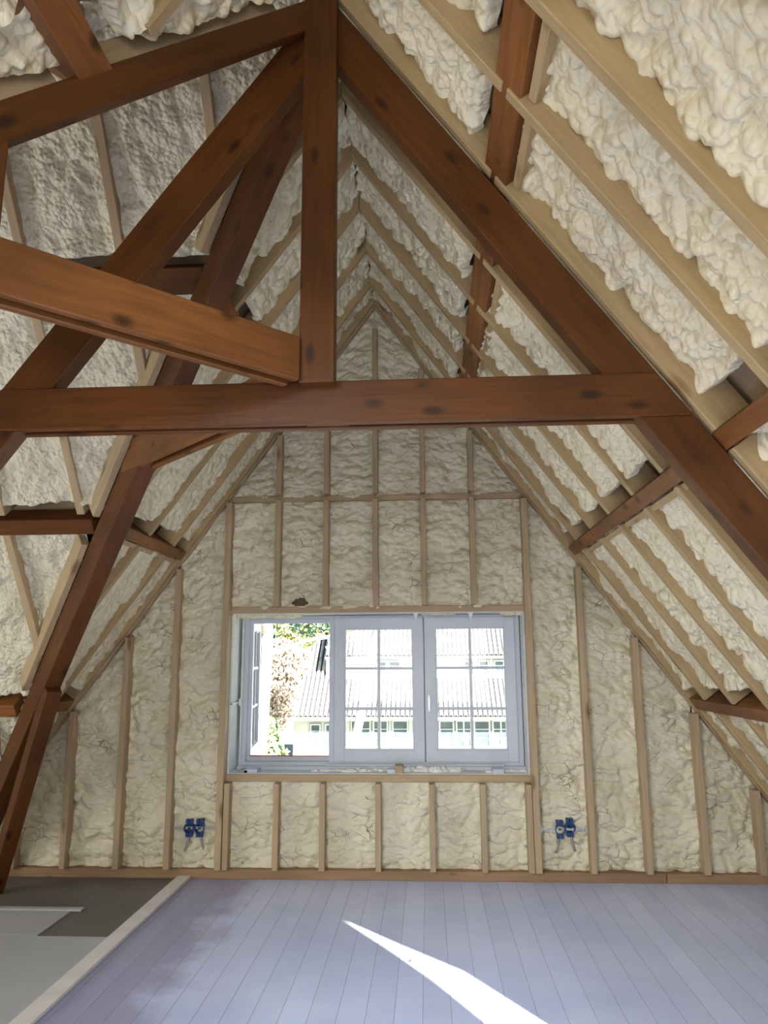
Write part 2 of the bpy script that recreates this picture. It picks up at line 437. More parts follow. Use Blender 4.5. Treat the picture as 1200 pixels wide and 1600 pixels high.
RX0, RX1, RY0, RY1 = 1.50, 2.14, -1.15, .25      # unseen opening added in the right slope so sun bounces off the floor
assert HY0 > RY1
XA, XB = min(HX0, RX0), max(HX1, RX1)
deck([(HX0, RY1), (HX1, RY1), (HX1, HY0), (HX0, HY0)], Rs)
deck([(HX0, -3.6), (HX1, -3.6), (HX1, RY0), (HX0, RY0)], Rs)
deck([(HX0, HY1), (HX1, HY1), (HX1, 5.9), (HX0, 5.9)], Rs)
if RX0 > HX0: deck([(HX0, RY0), (RX0, RY0), (RX0, RY1), (HX0, RY1)], Rs)
if RX1 < HX1: deck([(RX1, RY0), (HX1, RY0), (HX1, RY1), (RX1, RY1)], Rs)
# the opening's mask: decking around the slender roof light
def slit_deck():
    bm = bmesh.new()
    outer = [(HX0, HY0), (HX1, HY0), (HX1, HY1), (HX0, HY1)]
    ov = [bm.verts.new((x, y, zd(x))) for x, y in outer]; iv = [bm.verts.new((p.x, p.y, zd(p.x))) for p in hole_pts]
    es = [bm.edges.new((ov[i], ov[(i + 1) % 4])) for i in range(4)] + [bm.edges.new((iv[i], iv[(i + 1) % len(iv)])) for i in range(len(iv))]
    bmesh.ops.triangle_fill(bm, edges=es, use_beauty=True, use_dissolve=False)
    return bm
def in_poly(x, y, poly):
    ins = np.zeros(x.shape, bool); n = len(poly)
    for i in range(n):
        x0, y0 = poly[i]; x1, y1 = poly[(i + 1) % n]
        c = (y0 > y) != (y1 > y)
        with np.errstate(divide='ignore', invalid='ignore'):
            xi = (x1 - x0) * (y - y0) / (y1 - y0 + 1e-12) + x0
        ins ^= c & (x < xi)
    return ins
bm = slit_deck()
inside = [f for f in bm.faces if in_poly(np.array([f.calc_center_median().x]), np.array([f.calc_center_median().y]), [(p.x, p.y) for p in hole_pts])[0]]
bmesh.ops.delete(bm, geom=inside, context='FACES')
o = finish('ceiling', bm, M_DECK); tag(o, kind='structure')
# left slope beyond and before the side wing; the wing's two slopes
deck([(0, N), (0, 5.9), (SO, 5.9), (SO, N + SO)] if N + SO < 5.9 else [(0, N), (5.9 - N, 5.9), (0, 5.9)], Ls)
deck([(0, -3.6), (0, N), (SO, N - SO), (SO, -3.6)], Ls)
deck([(0, 0), (5.9 - N, -(5.9 - N)), (5.9 - N, -5.6), (0, -5.6)], Wf)
deck([(0, 0), (SO, -SO), (SO, -5.6), (0, -5.6)], Wn)

WX0, WX1, WZ0, WZ1 = -1.075, 1.078, .685, 1.825     # window opening in the gable
YB = D + .095
def wallpoly(name, pts, ext=(0, .25, 0), y=YB, mat=M_DECK):
    o = prism(name, [(x, y, z) for x, z in pts], ext, mat); tag(o, kind='structure'); return o
zr = lambda x: HO - K * abs(x)
wallpoly('wall_back', [(-SO, 0), (WX0, 0), (WX0, zr(WX0)), (-SO, 0.02)])
wallpoly('wall_back', [(WX1, 0), (SO, 0), (SO, 0.02), (WX1, zr(WX1))])
wallpoly('wall_back', [(WX0, 0), (WX1, 0), (WX1, WZ0), (WX0, WZ0)])
wallpoly('wall_back', [(WX0, WZ1), (WX1, WZ1), (WX1, zr(WX1)), (0, HO), (WX0, zr(WX0))])
# rear gable behind the camera with its own window opening
M_REAR = plain('rear_wall', (0.62, 0.56, 0.45), 0.8, 0, 0.1, 4)
for pts in ([(-SO, 0), (-1.2, 0), (-1.2, zr(1.2)), (-SO, .02)], [(1.6, 0), (SO, 0), (SO, .02), (1.6, zr(1.6))],
            [(-1.2, 0), (1.6, 0), (1.6, .6), (-1.2, .6)], [(-1.2, 2.25), (1.6, 2.25), (1.6, zr(1.6)), (0, HO), (-1.2, zr(1.2))]):
    wallpoly('wall_front', pts, (0, -.1, 0), -3.5, M_REAR)
# the end wall of the side wing
zw = lambda y: HO - K * abs(y - N)
for pts in ([(-SO + N, 0), (1.6, 0), (1.6, zw(1.6)), (-SO + N, .02)], [(3.6, 0), (5.9, 0), (5.9, zw(5.9)), (3.6, zw(3.6))],
            [(1.6, 0), (3.6, 0), (3.6, .8), (1.6, .8)], [(1.6, 2.2), (3.6, 2.2), (3.6, zw(3.6)), (N, HO), (1.6, zw(1.6))]):
    o = prism('wall_left', [(-5.5, y, z) for y, z in pts], (-.1, 0, 0), M_REAR); tag(o, kind='structure')

# ------------------------------------------------------------------ gable wall: studs, plates, foam
RW = .045
def edge_x(z, inset=0): return (H - z) / K - inset
g = 'studs of the gable wall'
def stud(x, z0, z1, label, w=.042, y0=D, mat=M_STUD, group=g):
    o = member('wall_stud', (x, y0, z0), (x, y0, z1), (1, 0, 0), (-w / 2, w / 2), (-.088, 0), mat)
    return tag(o, label, 'stud', group)
PT = .062   # top of the bottom plate
full = [(-1.46, 'left'), (-1.82, 'left'), (-2.20, 'left'), (-2.56, 'left'), (1.47, 'right'), (1.84, 'right'), (2.215, 'right'), (2.58, 'right')]
cnt = {'left': 0, 'right': 0}
for x, sd in full:
    cnt[sd] += 1
    stud(x, PT, H - K * (abs(x) + .02) - .01, 'pale stud running from floor plate to roof, %s to the %s of the window' % (ORD[cnt[sd] - 1], sd))
stud(-1.098, PT, H - K * 1.12 - .01, 'tall pale stud forming the left side of the window opening', .046)
stud(1.101, PT, H - K * 1.122 - .01, 'tall pale stud forming the right side of the window opening', .046)
below = [-1.05, -.70, -.375, .015, .388, .742, 1.055]
for i, x in enumerate(below):
    stud(x, PT, WZ0 - .052, 'short pale stud under the window sill, %s from the left' % ORD[i], .04, D + .004)
mid = [-.725, -.365, .003, .358, .718]
for i, x in enumerate(mid):
    stud(x, WZ1 + .048, 2.665, 'pale stud between window head and upper crosspiece, %s from the left' % ORD[i], .04, D + .004)
    stud(x, 2.71, H - K * (abs(x) + .02) - .01 if abs(x) > .1 else 4.02, 'pale stud above the upper crosspiece, %s from the left' % ORD[i], .04, D + .004)
def plate(name, x0, x1, z0, z1, y0, y1, label, mat=M_STUD):
    o = member(name, (x0, y1, z0), (x1, y1, z0), (0, 0, 1), (0, z1 - z0), (0, y1 - y0), mat)
    return tag(o, label, 'timber plate', 'plates of the gable wall')
plate('window_header', -1.12, 1.124, WZ1, WZ1 + .045, D - .004, YB, 'pale horizontal timber across the top of the window opening')
plate('window_sill_plate', -1.12, 1.124, WZ0 - .05, WZ0, D - .006, YB, 'pale horizontal timber under the window opening')
plate('crosspiece', -1.10, 1.10, 2.668, 2.708, D - .003, YB, 'long pale crosspiece high on the gable wall above the window')
plate('bottom_plate', -2.98, 1.95, 0.0, PT, D - .05, D + .04, 'long brown floor plate under the gable wall studs', M_PLATE)
plate('bottom_plate', 1.955, 2.98, -.0, PT - .002, D - .05, D + .04, 'short brown floor plate at the right end of the gable wall', M_PLATE)
# sloping end rafters against the gable
zc = (0, 0, 1)
def slope_member(name, s0, s1, t0, t1, side, off0, off1, mat, parent=None, cut0='plumb', cut1=None, label=None, cat='rafter', group=None, bevel=.003):
    """timber that runs down a roof slope: s horizontal distance from ridge, t position along the ridge,
    off0..off1 distance outward from the rafters' inner plane"""
    a = Vector(side(s0, (t0 + t1) / 2, H - K * s0)); b = Vector(side(s1, (t0 + t1) / 2, H - K * s1))
    wv = Vector(side(0, 1, 0)) - Vector(side(0, 0, 0))
    x = (b - a).normalized(); w = wv.normalized(); hgt = x.cross(w)
    out = Vector((side(1, 0, 0)[0] - side(0, 0, 0)[0], side(1, 0, 0)[1] - side(0, 0, 0)[1], 0)).normalized()
    n = (K * out + Vector((0, 0, 1))).normalized(); sg = 1 if hgt.dot(n) > 0 else -1
    hr = sorted((sg * off0, sg * off1)); hw = abs(t1 - t0) / 2
    c0 = (a, out) if cut0 == 'plumb' else None
    c1 = (b, Vector((0, 0, 1))) if cut1 == 'level' else ((b, out) if cut1 == 'plumb' else None)
    o = member(name, a, b, w, (-hw, hw), hr, mat, parent, c0, c1, bevel)
    if label: tag(o, label, cat, group)
    return o
for side, nm in ((Rs, 'right'), (Ls, 'left')):
    slope_member('end_rafter', 0.001, (H - .01) / K, D - .055, D, side, 0, .15, M_STUD, cut1='level', label='pale sloping rafter fixed along the %s edge of the gable wall' % nm, group='end rafters of the gable')
    slope_member('end_rafter', 0.001, (H - .01) / K, D - .115, D - .06, side, .006, .15, M_PINE, cut1='level', label='pale sloping rafter doubled in front of the %s gable edge rafter' % nm, group='end rafters of the gable')

def wall_bay(x0, x1, zlo, zhi, label, seed, res=.0095, recess=.026, amp=1.0, mat=M_FOAMW, holes=None):
    """foam between two studs; zlo/zhi may be functions of x"""
    w = x1 - x0; na = max(6, int(w / res)); xs = np.linspace(x0, x1, na)
    f0 = np.array([zlo(x) if callable(zlo) else zlo for x in xs]); f1 = np.array([zhi(x) if callable(zhi) else zhi for x in xs])
    f1 = np.maximum(f1, f0 + .01)
    nb = max(8, int((f1 - f0).max() / res)); tt = np.linspace(0, 1, nb)[:, None]
    A = np.repeat(xs[None], nb, 0); B = f0[None] + tt * (f1 - f0)[None]
    foam_patch('spray_foam', A, B, lambda a, b: (a, np.full_like(a, D), b), (0, -1, 0), (0, 0, -1), 'wall', seed, mat, recess, label, 'foam bays of the gable wall', skirt=.03, amp=amp, holes=holes)
ez = lambda x: H - K * (abs(x) + .0) + .03
xl = [-2.98, -2.56, -2.20, -1.82, -1.46, -1.098]
for i in range(5):
    wall_bay(xl[i], xl[i + 1], .05, ez, 'wrinkled foam between studs left of the window, %s bay from the window' % ORD[4 - i], 100 + i, recess=.03 if i != 4 else .012, amp=1.25, mat=M_FOAMW)
xr = [1.101, 1.47, 1.84, 2.215, 2.58, 2.98]
for i in range(5):
    wall_bay(xr[i], xr[i + 1], .05, ez, 'wrinkled foam between studs right of the window, %s bay from the window' % ORD[i], 120 + i, recess=.028, amp=1.1)
xb = [-1.075] + below[1:-1] + [1.075]
for i in range(6):
    wall_bay(xb[i], xb[i + 1], .05, WZ0 - .035, 'smooth foam panel below the window, %s from the left' % ORD[i], 140 + i, recess=.028, amp=.8)
xm = [-1.08] + mid + [1.085]
for i in range(6):
    wall_bay(xm[i], xm[i + 1], WZ1 + .03, 2.68, 'cracked foam panel above the window, %s from the left' % ORD[i], 160 + i, recess=.03, amp=1.1,
             holes=(lambda c: ((c[:, 0] + .565) / (.055 + .01 * np.sin(c[:, 2] * 150))) ** 4 + ((c[:, 2] - 1.905) / .03) ** 2 < 1) if i == 1 else None)
    wall_bay(xm[i], xm[i + 1], 2.70, lambda x: H - K * abs(x) + .03, 'foam panel above the upper crosspiece, %s from the left' % ORD[i], 180 + i, recess=.024, amp=1.1)

# ------------------------------------------------------------------ rafters, purlins and foam of the roof slopes
RF = [1.285, 1.80, 2.19, 2.645, 3.25, 3.72, 4.22, 4.70, 5.17]          # far edge of each rafter on the right slope
rows_R = [('above upper purlin', 0.001, .625, None), ('between upper and middle purlins', .66, 1.398, None),
          ('between middle and low purlins', 1.447, 2.165, None), ('below low purlin', 2.222, (H - .005) / K, 'level')]
def nth(i, n): return ORD[n - 1 - i]
for ri, (rn, s0, s1, c1) in enumerate(rows_R):
    fs = [f for f in RF if not (ri >= 2 and f in (1.80, 2.19))]
    for i, f in enumerate(fs):
        slope_member('rafter', s0, s1 + (.02 if ri == 0 else 0), f - RW, f, Rs, 0.0, .152, M_PINE,
                     cut0='plumb' if ri == 0 else None, cut1=c1,
                     label='pale rafter, right slope %s, %s from gable wall' % (rn, nth(i, len(fs))), group='rafters of the right roof slope')
LF = [3.76, 4.22, 4.72, 5.19]
rows_L = [('above upper purlin', 0.001, .625, None), ('between upper and middle purlins', .66, 1.398, None),
          ('between middle and low purlins', 1.447, 2.165, None), ('below low purlin', 2.222, (H - .005) / K, 'level')]
for ri, (rn, s0, s1, c1) in enumerate(rows_L):
    fs = [f for f in LF if f - RW > N + s0 + .12] + ([3.28] if ri == 0 else [])
    fs.sort()
    for i, f in enumerate(fs):
        se = min(s1, f - RW - N - .06)
        if se - s0 < .1: continue
        slope_member('rafter', s0, se, f - RW, f, Ls, 0.0, .152, M_PINE, cut0='plumb' if ri == 0 else None, cut1=c1 if se == s1 else None,
                     label='pale rafter, left slope %s, %s from gable wall' % (rn, nth(i, len(fs))), group='rafters of the left roof slope')
# left slope on the camera side of the wing
for i, f in enumerate([.80, 1.33, 1.74, 2.11]):
    se = N - f - .06
    for nm, a_, b_ in (('above the upper purlin', .001, .61), ('below the upper purlin', .70, 1.75)):
        if nm[0] == 'b' and f == 1.74: continue
        b2 = min(b_, se)
        if b2 - a_ > .1:
            slope_member('rafter', a_, b2, f - RW, f, Ls, 0, .152, M_PINE, cut0='plumb' if a_ < .01 else None,
                         label='pale rafter on the near left slope %s, %s before the diagonal beam' % (nm, ORD[3 - i]), group='rafters of the near left slope')
# wing, far slope
WR = [-.56, -1.07, -1.56, -2.02, -2.50, -3.0, -3.5]
rows_W = [('above its upper purlin', .001, .60), ('between its upper and middle purlins', .68, 1.385), ('between its middle and low purlins', 1.45, 2.165), ('below its low purlin', 2.22, 2.90)]
for ri, (rn, s0, s1) in enumerate(rows_W):
    fs = [x for x in WR if -x > s0 + .14]
    for i, x in enumerate(fs):
        se = min(s1, -x - .08)
        if se - s0 < .1: continue
        slope_member('rafter', s0, se, x - RW / 2, x + RW / 2, Wf, 0.0 if ri != 1 else .006, .152, M_STUD, cut0='plumb' if ri == 0 else None,
                     label='pale rafter, side wing %s, %s from valley beam' % (rn, ORD[i]), group='rafters of the side wing slope')

def purlin(side, s0, s1, off0, off1, t0, t1, label, mat=M_BROWN2, cut0=None, cut1=None, name='purlin'):
    a = Vector(side(s0, t0, H - K * s0)); b = Vector(side(s0, t1, H - K * s0))
    dn = (Vector(side(1, 0, -K)) - Vector(side(0, 0, 0))).normalized()
    out = Vector(side(1, 0, 0)) - Vector(side(0, 0, 0)); n = (K * out + Vector((0, 0, 1))).normalized()
    x = (b - a).normalized(); h = x.cross(dn); sg = 1 if h.dot(n) > 0 else -1
    o = member(name, a, b, dn, (0, (s1 - s0) * SL), sorted((sg * off0, sg * off1)), mat, None, cut0, cut1)
    return tag(o, label, 'purlin', 'brown purlins')
vl = lambda k_: ((0, N, 0), Vector((1, k_, 0)).normalized())   # vertical valley planes
PR = purlin
PR(Rs, .62, .695, .008, .15, -3.4, 5.45, 'upper brown purlin running along the right slope to the gable')
PR(Rs, 1.400, 1.444, -.004, .14, -3.4, 5.45, 'middle brown purlin on the right slope crossing behind the truss foot')
PR(Rs, 2.168, 2.220, -.004, .14, -3.4, 5.45, 'low brown purlin on the right slope near the floor')
PR(Ls, .62, .695, .008, .15, N + .80, 5.45, 'upper brown purlin on the left slope behind the diagonal collar')
PR(Ls, 1.400, 1.444, -.004, .14, N + 1.50, 5.45, 'middle brown purlin from valley beam to gable on the left')
PR(Ls, 2.168, 2.220, -.004, .14, N + 2.28, 5.45, 'low brown purlin stub behind the leaning foot post')
PR(Ls, .617, .685, -.035, .15, -3.4, N - .63, 'brown purlin at top left corner meeting the diagonal top beam')
PR(Wf, .62, .695, .008, .15, -5.4, -.68, 'upper brown purlin of the side wing behind the truss', M_BROWN)
PR(Wf, 1.400, 1.455, -.004, .14, -5.4, -1.50, 'middle brown purlin of the side wing at the left edge', M_BROWN)
PR(Wf, 2.168, 2.222, -.004, .14, -5.4, -2.28, 'low brown purlin of the side wing at the far left')
# pale battens nailed along the lower side of purlins
def batten(side, s0, s1, off0, off1, t0, t1, label):
    o = purlin(side, s0, s1, off0, off1, t0, t1, label, M_PINE, name='batten'); o['category'] = 'batten'; o['group'] = 'pale battens beside the purlins'
bys = [(RF[i], RF[i + 1] - RW) for i in range(len(RF) - 1)]
for i, (a_, b_) in enumerate(bys):
    batten(Rs, .702, .722, .03, .15, a_ + .002, b_ - .002, 'pale blocking piece under upper right purlin, %s from the gable wall' % nth(i, len(bys)))
for i, (a_, b_) in enumerate([b for b in bys if b[0] > 2.6]):
    batten(Rs, 1.450, 1.470, .02, .14, a_ + .002, b_ - .002, 'pale blocking piece under the middle right purlin, %s from the gable wall' % ORD[4 - i])
lb = [(3.76, 4.22 - RW), (4.22, 4.72 - RW), (4.72, 5.19 - RW), (5.19, D - .12)]
for i, (a_, b_) in enumerate(lb[1:]):
    batten(Ls, 1.450, 1.470, .02, .14, max(a_, N + 1.62) + .002, b_ - .002, 'pale blocking piece under the middle left purlin, %s from the gable wall' % ORD[2 - i])

def slope_bay(side, s0, s1, t0, t1, clip, style, seed, label, group, recess=.085, res=.012, mat=M_FOAM, holes=None, amp=1.0):
    """clip(s) -> (tmin, tmax) limits along the ridge direction at horizontal distance s"""
    nb = max(8, int((s1 - s0) * SL / res)); ss = np.linspace(s0, s1, nb)
    lo = np.array([max(t0, clip(s)[0]) for s in ss]); hi = np.array([min(t1, clip(s)[1]) for s in ss])
    ok = (hi - lo) > .015
    if ok.sum() < 4: return
    ss, lo, hi = ss[ok], lo[ok], hi[ok]; nb = len(ss)
    na = max(5, int((hi - lo).max() / res)); tt = np.linspace(0, 1, na)[None]
    T = lo[:, None] + (hi - lo)[:, None] * tt; S = np.repeat(ss[:, None], na, 1)
    HB = H + recess * SL
    def base(T_, V_):
        S_ = V_ / SL; p = side(S_, T_, HB - K * S_); return (p[0] + 0 * S_, p[1] + 0 * S_, p[2] + 0 * S_)
    out = Vector(side(1, 0, 0)) - Vector(side(0, 0, 0)); n = -(K * out + Vector((0, 0, 1))); dn = Vector(side(1, 0, -K)) - Vector(side(0, 0, 0))
    foam_patch('spray_foam', T, S * SL, base, n, dn, style, seed, mat, 0.012, label, group, holes=holes, skirt=.05, amp=amp)

hp = [(p.x, p.y) for p in hole_pts]
def sun_hole(cen):
    # keep the shaft of sunlight free: project each face along the sun to the decking plane
    t = (HO - K * cen[:, 0] - cen[:, 2]) / (-SUN_DIR.z - K * SUN_DIR.x)
    x = cen[:, 0] - SUN_DIR.x * t; y = cen[:, 1] - SUN_DIR.y * t
    cx = sum(a for a, b in hp) / len(hp); cy = sum(b for a, b in hp) / len(hp)
    big = [(cx + (a - cx) * 1.25, cy + (b - cy) * 1.15) for a, b in hp]
    return in_poly(x, y, big)
ALL = lambda s: (-99, 99)
seed = 300
rowsF = [('above upper purlin', 0.0, .61), ('between upper and middle purlins', .722, 1.392), ('between middle and low purlins', 1.472, 2.160), ('below low purlin', 2.225, (H - .03) / K)]
for ri, (rn, s0, s1) in enumerate(rowsF):
    fs = RF + [D - .115 + RW]
    if ri >= 2: fs = [f for f in fs if f not in (1.80, 2.19)]
    for i in range(len(fs) - 1):
        seed += 13
        near = fs[i] < 3.0
        if fs[i + 1] < 1.9 and ri == 3: pass
        slope_bay(Rs, s0, s1, fs[i] - .012, fs[i + 1] - RW + .012, ALL, 'popcorn' if fs[i] < 4.4 else 'swell', seed,
                  'lumpy cream foam, right slope %s, %s bay from gable' % (rn, nth(i, len(fs) - 1)), 'foam bays of the right roof slope',
                  recess=.088 if near else (.070 if fs[i] < 4.3 else .058), res=.0065 if near else .008, holes=sun_hole if fs[i] < 2.7 else None, amp=1.0)
# remaining right slope nearer than the camera sees
slope_bay(Rs, 0, 2.9, -3.4, 1.285 - RW + .01, ALL, 'swell', 77, 'broad foam on the right slope nearest the camera', 'foam bays of the right roof slope', res=.035, holes=lambda c: (c[:, 0] > RX0 - .1) & (c[:, 0] < RX1 + .1) & (c[:, 1] > RY0) & (c[:, 1] < RY1))
fs = [2.7] + [3.28] + LF + [D - .115 + RW]
for ri, (rn, s0, s1) in enumerate([rowsF[0], ('between upper and middle purlins', .702, 1.39), ('between middle and low purlins', 1.472, 2.16), rowsF[3]]):
    for i in range(len(fs) - 1):
        if fs[i + 1] - RW < N + s0 + .1: continue
        seed += 13
        slope_bay(Ls, s0, s1, fs[i] - .012, fs[i + 1] - RW + .012, lambda s: (N + s + .02, 99), 'popcorn' if ri == 0 else 'swell', seed,
                  'cream foam, left slope %s, %s bay from gable' % (rn, nth(i, len(fs) - 1)), 'foam bays of the left roof slope', recess=.05 if ri else .078, mat=M_FOAM, amp=1.0 if ri == 0 else .9, res=.0085)
fs = [-3.4, .80, 1.33, 1.74, 2.11, 2.7]
for ri, (rn, s0, s1) in enumerate([('above the brown purlin', 0.0, .585), ('below the brown purlin', .70, 1.9)]):
    for i in range(len(fs) - 1):
        if fs[i] > N - s0 - .1: continue
        seed += 13
        slope_bay(Ls, s0, s1, fs[i] - .012, fs[i + 1] - RW + .012, lambda s: (-99, N - s - .0), 'popcorn', seed,
                  'lumpy foam, near left slope %s, %s bay from diagonal beam' % (rn, ORD[4 - i]), 'foam bays of the near left slope', recess=.06, res=.01 if fs[i] > 1 else .04)
ws = [0] + WR + [-5.4]
for ri, (rn, s0, s1) in enumerate([('above its upper purlin', 0.0, .622), ('between its upper and middle purlins', .702, 1.39), ('between its middle and low purlins', 1.465, 2.16), ('below its low purlin', 2.24, 2.92)]):
    for i in range(len(ws) - 1):
        if -ws[i + 1] < s0 + .12: continue
        seed += 13
        slope_bay(Wf, s0, s1, ws[i + 1] + RW / 2 - .012, ws[i] - RW / 2 + .012, lambda s: (-99, -s - .02), 'swell', seed,
                  'grey-cream foam, side wing %s, %s bay from truss' % (rn, ORD[i]), 'foam bays of the side wing slope', recess=.046, mat=M_FOAMG, amp=.8,
                  res=.009 if ws[i + 1] > -3.6 else .03)

# ------------------------------------------------------------------ the brown truss at the ridge crossing
YT = 2.632
truss = empty('roof_truss', (0, YT, 2.34)); tag(truss, 'dark brown timber roof truss with king post and long collar spanning the attic', 'roof truss')
member('king_post', (-.008, YT, 2.475), (-.008, YT, 4.16), (1, 0, 0), (-.064, .064), (-.075, .0), M_BROWN, truss)
for side, sg in ((Rs, 1), (Ls, -1)):
    slope_member('principal_rafter', .045, (H - .005) / K, YT - .004, YT + .078, side, -.168, -.010, M_BROWN, truss, cut0='plumb', cut1='level', bevel=.004)
# the collar: two planks with a gap, joined by spacer blocks
cl = [(-1.30, 1.30)]
def plank(name, x0, x1, y0, y1, z0, z1, mat, parent):
    return member(name, (x0, y0, z0), (x1, y0, z0), (0, 0, 1), (0, z1 - z0), (y0 - y0, -(y1 - y0)), mat, parent)
for nm, y0, y1, z0 in (('collar_plank', YT - .018, YT + .016, 2.338), ('collar_plank', YT + .05, YT + .082, 2.338)):
    a = Vector((-1.30, y0, z0)); b = Vector((1.30, y0, z0))
    member(nm, a, b, (0, 1, 0), (0, y1 - y0), (0, .162), M_BROWN, truss,
           cut0=(Vector((-(H - z0) / K + .02, 0, z0)), Vector((K, 0, -1)).normalized()) , cut1=(Vector(((H - z0) / K - .02, 0, z0)), Vector((K, 0, 1)).normalized()), bevel=.004)
member('spacer_block', (-.06, YT + .018, 2.345), (.10, YT + .018, 2.345), (0, 1, 0), (0, .03), (0, .14), M_BROWN2, truss)

def diag(s, kx, ky, z): return Vector((kx * s, N + ky * s, z))
def diagonal(name, label, kx, ky, smax, zt, mat, collar_z0, collar_s, mat_c, sec=(.145, .08), start=.09, offc=0.0):
    root = empty(name, (kx * .1, N + ky * .1, collar_z0)); tag(root, label, 'roof truss')
    a = diag(start, kx, ky, H - K * start); b = diag(smax, kx, ky, H - K * smax)
    x = (b - a).normalized(); w = Vector((-ky, kx, 0)).normalized(); h = x.cross(w); sg = -1 if h.z > 0 else 1
    member('valley_beam', a, b, w, (-sec[1] / 2, sec[1] / 2), sorted((sg * .0, sg * sec[0])), mat, root, bevel=.004,
           cut1=(Vector((0, 0, .002)), Vector((0, 0, 1))) if H - K * smax < .1 else None)
    for q in (-.052, .022):
        c0 = diag(collar_s[0], kx, ky, collar_z0) + w * offc; c1 = diag(collar_s[1], kx, ky, collar_z0) + w * offc
        member('collar_plank', c0, c1, w, (q, q + .03), sorted((0.0, (1 if (c1 - c0).normalized().cross(w).z > 0 else -1) * .165)), mat_c, root, bevel=.004)
    return root, w
t1, w1 = diagonal('diagonal_truss', 'reddish brown diagonal half truss coming towards the camera at upper left', -1, -1, 1.9, 0, M_BROWN, 2.475, (.10, 1.36), M_BROWN2, sec=(.10, .075))
member('strut', diag(.83, -1, -1, 2.64), diag(.83, -1, -1, 2.97), w1, (-.03, .03), (-.02, .03), M_BROWN, t1)
t2, w2 = diagonal('valley_truss', 'brown valley truss running from the king post down to the far left floor', -1, 1, 2.78, 0, M_BROWN, 2.48, (.08, 1.22), M_BROWN2, sec=(.175, .10))
# leaning foot post that carries the valley beam
a = diag(1.90, -1, 1, 1.33); b = diag(2.49, -1, 1, 0.0)
member('foot_post', a, b, w2, (-.045, .045), (-.05, .05), M_BROWN, t2, cut1=(Vector((0, 0, .002)), Vector((0, 0, 1))))
# pale boards that flank the valley beams
def valley_board(kx, ky, side_sign, s0, s1, label, dz=0.0, w0=.052, w1_=.092, dep=.11):
    a = diag(s0, kx, ky, H - K * s0 + dz); b = diag(s1, kx, ky, H - K * s1 + dz)
    w = Vector((-ky, kx, 0)).normalized() * side_sign
    x = (b - a).normalized(); h = x.cross(w); sg = 1 if h.z > 0 else -1
    o = member('valley_board', a, b, w, (w0, w1_), sorted((sg * 0.0, sg * dep)), M_STUD)
    tag(o, label, 'board', 'pale boards flanking the valley beams')
sgn = 1 if Vector((-1, -1, 0)).dot(w2) < 0 else -1
valley_board(-1, 1, 1, .16, .60, 'short pale board beside upper end of valley beam, left slope side')
valley_board(-1, 1, 1, .75, 1.40, 'pale board beside the valley beam above the middle purlin, left slope side')
valley_board(-1, 1, 1, 1.50, 2.10, 'pale board beside the valley beam below the middle purlin, left slope side')
valley_board(-1, 1, -1, .16, .62, 'pale board beside the upper valley beam on the wing side')
valley_board(-1, 1, -1, .75, 1.40, 'pale board along the valley beam above the middle wing purlin')
valley_board(-1, 1, -1, 1.50, 2.14, 'pale board along the valley beam below the middle wing purlin')
valley_board(-1, 1, -1, 2.26, 2.7, 'pale board along the valley beam below the low wing purlin')
valley_board(-1, -1, -1, .14, .60, 'pale board on top of the diagonal beam, upper piece', dep=.10, w0=.04, w1_=.085)
valley_board(-1, -1, -1, .70, 1.35, 'pale board on top of the diagonal beam at the left edge', dep=.10, w0=.04, w1_=.085)

# ------------------------------------------------------------------ window
YW = 5.80
win = empty('window_1', (0, YW, .74)); tag(win, kind='structure')
def frame_boxes(x0, x1, z0, z1, y0, y1, l, r, t, b):
    return [((x0, y0, z0), (x0 + l, y1, z1)), ((x1 - r, y0, z0), (x1, y1, z1)), ((x0 + l, y0, z1 - t), (x1 - r, y1, z1)), ((x0 + l, y0, z0), (x1 - r, y1, z0 + b))]
fx0, fx1, fz0, fz1 = -1.045, 1.072, .690, 1.820
fb = frame_boxes(fx0, fx1, fz0, fz1, YW + .005, YW + .085, .045, .042, .024, .05)
fb += [((-.372, YW + .005, .74), (-.335, YW + .085, 1.796)), ((.325, YW + .045, .74), (.37, YW + .085, 1.796))]
# the open bay shows deeper rebates
fb += frame_boxes(-1.0, -.372, .74, 1.796, YW + .045, YW + .085, .03, .005, .035, .035)
boxes('window_frame', fb, M_WHITE, win, .003)
boxes('seal', [((-.975, YW + .035, .776), (-.375, YW + .043, .783))], M_RED, win)
boxes('sill_board', [((fx0, YW - .06, .690), (fx1, YW + .006, .716)), ((fx0 + .65, YW - .03, .716), (fx1 - .15, YW + .006, .730))], M_WHITE, win, .003)
def sash(x0, x1, z0, z1, gx0, gx1, gz0, gz1, y0, parent, bars=True, name='sash'):
    e = finish(name, _frame_bm(x0, x1, z0, z1, gx0, gx1, gz0, gz1, y0), M_WHITE, parent)
    return e
def _frame_bm(x0, x1, z0, z1, gx0, gx1, gz0, gz1, y0):
    bm = bmesh.new()
    for lo, hi in [((x0, y0, z0), (gx0, y0 + .055, z1)), ((gx1, y0, z0), (x1, y0 + .055, z1)), ((gx0, y0, gz1), (gx1, y0 + .055, z1)), ((gx0, y0, z0), (gx1, y0 + .055, gz0))]:
        add_box(bm, lo, hi, .003)
    # glazing bead
    for lo, hi in frame_boxes(gx0, gx1, gz0, gz1, y0 + .012, y0 + .05, .008, .008, .008, .008): add_box(bm, lo, hi)
    xm_ = (gx0 + gx1) / 2; hz = (gz1 - gz0) / 3
    add_box(bm, (xm_ - .011, y0 + .006, gz0), (xm_ + .011, y0 + .05, gz1), .002)
    for q in (1, 2): add_box(bm, (gx0, y0 + .008, gz0 + hz * q - .011), (gx1, y0 + .048, gz0 + hz * q + .011), .002)
    return bm
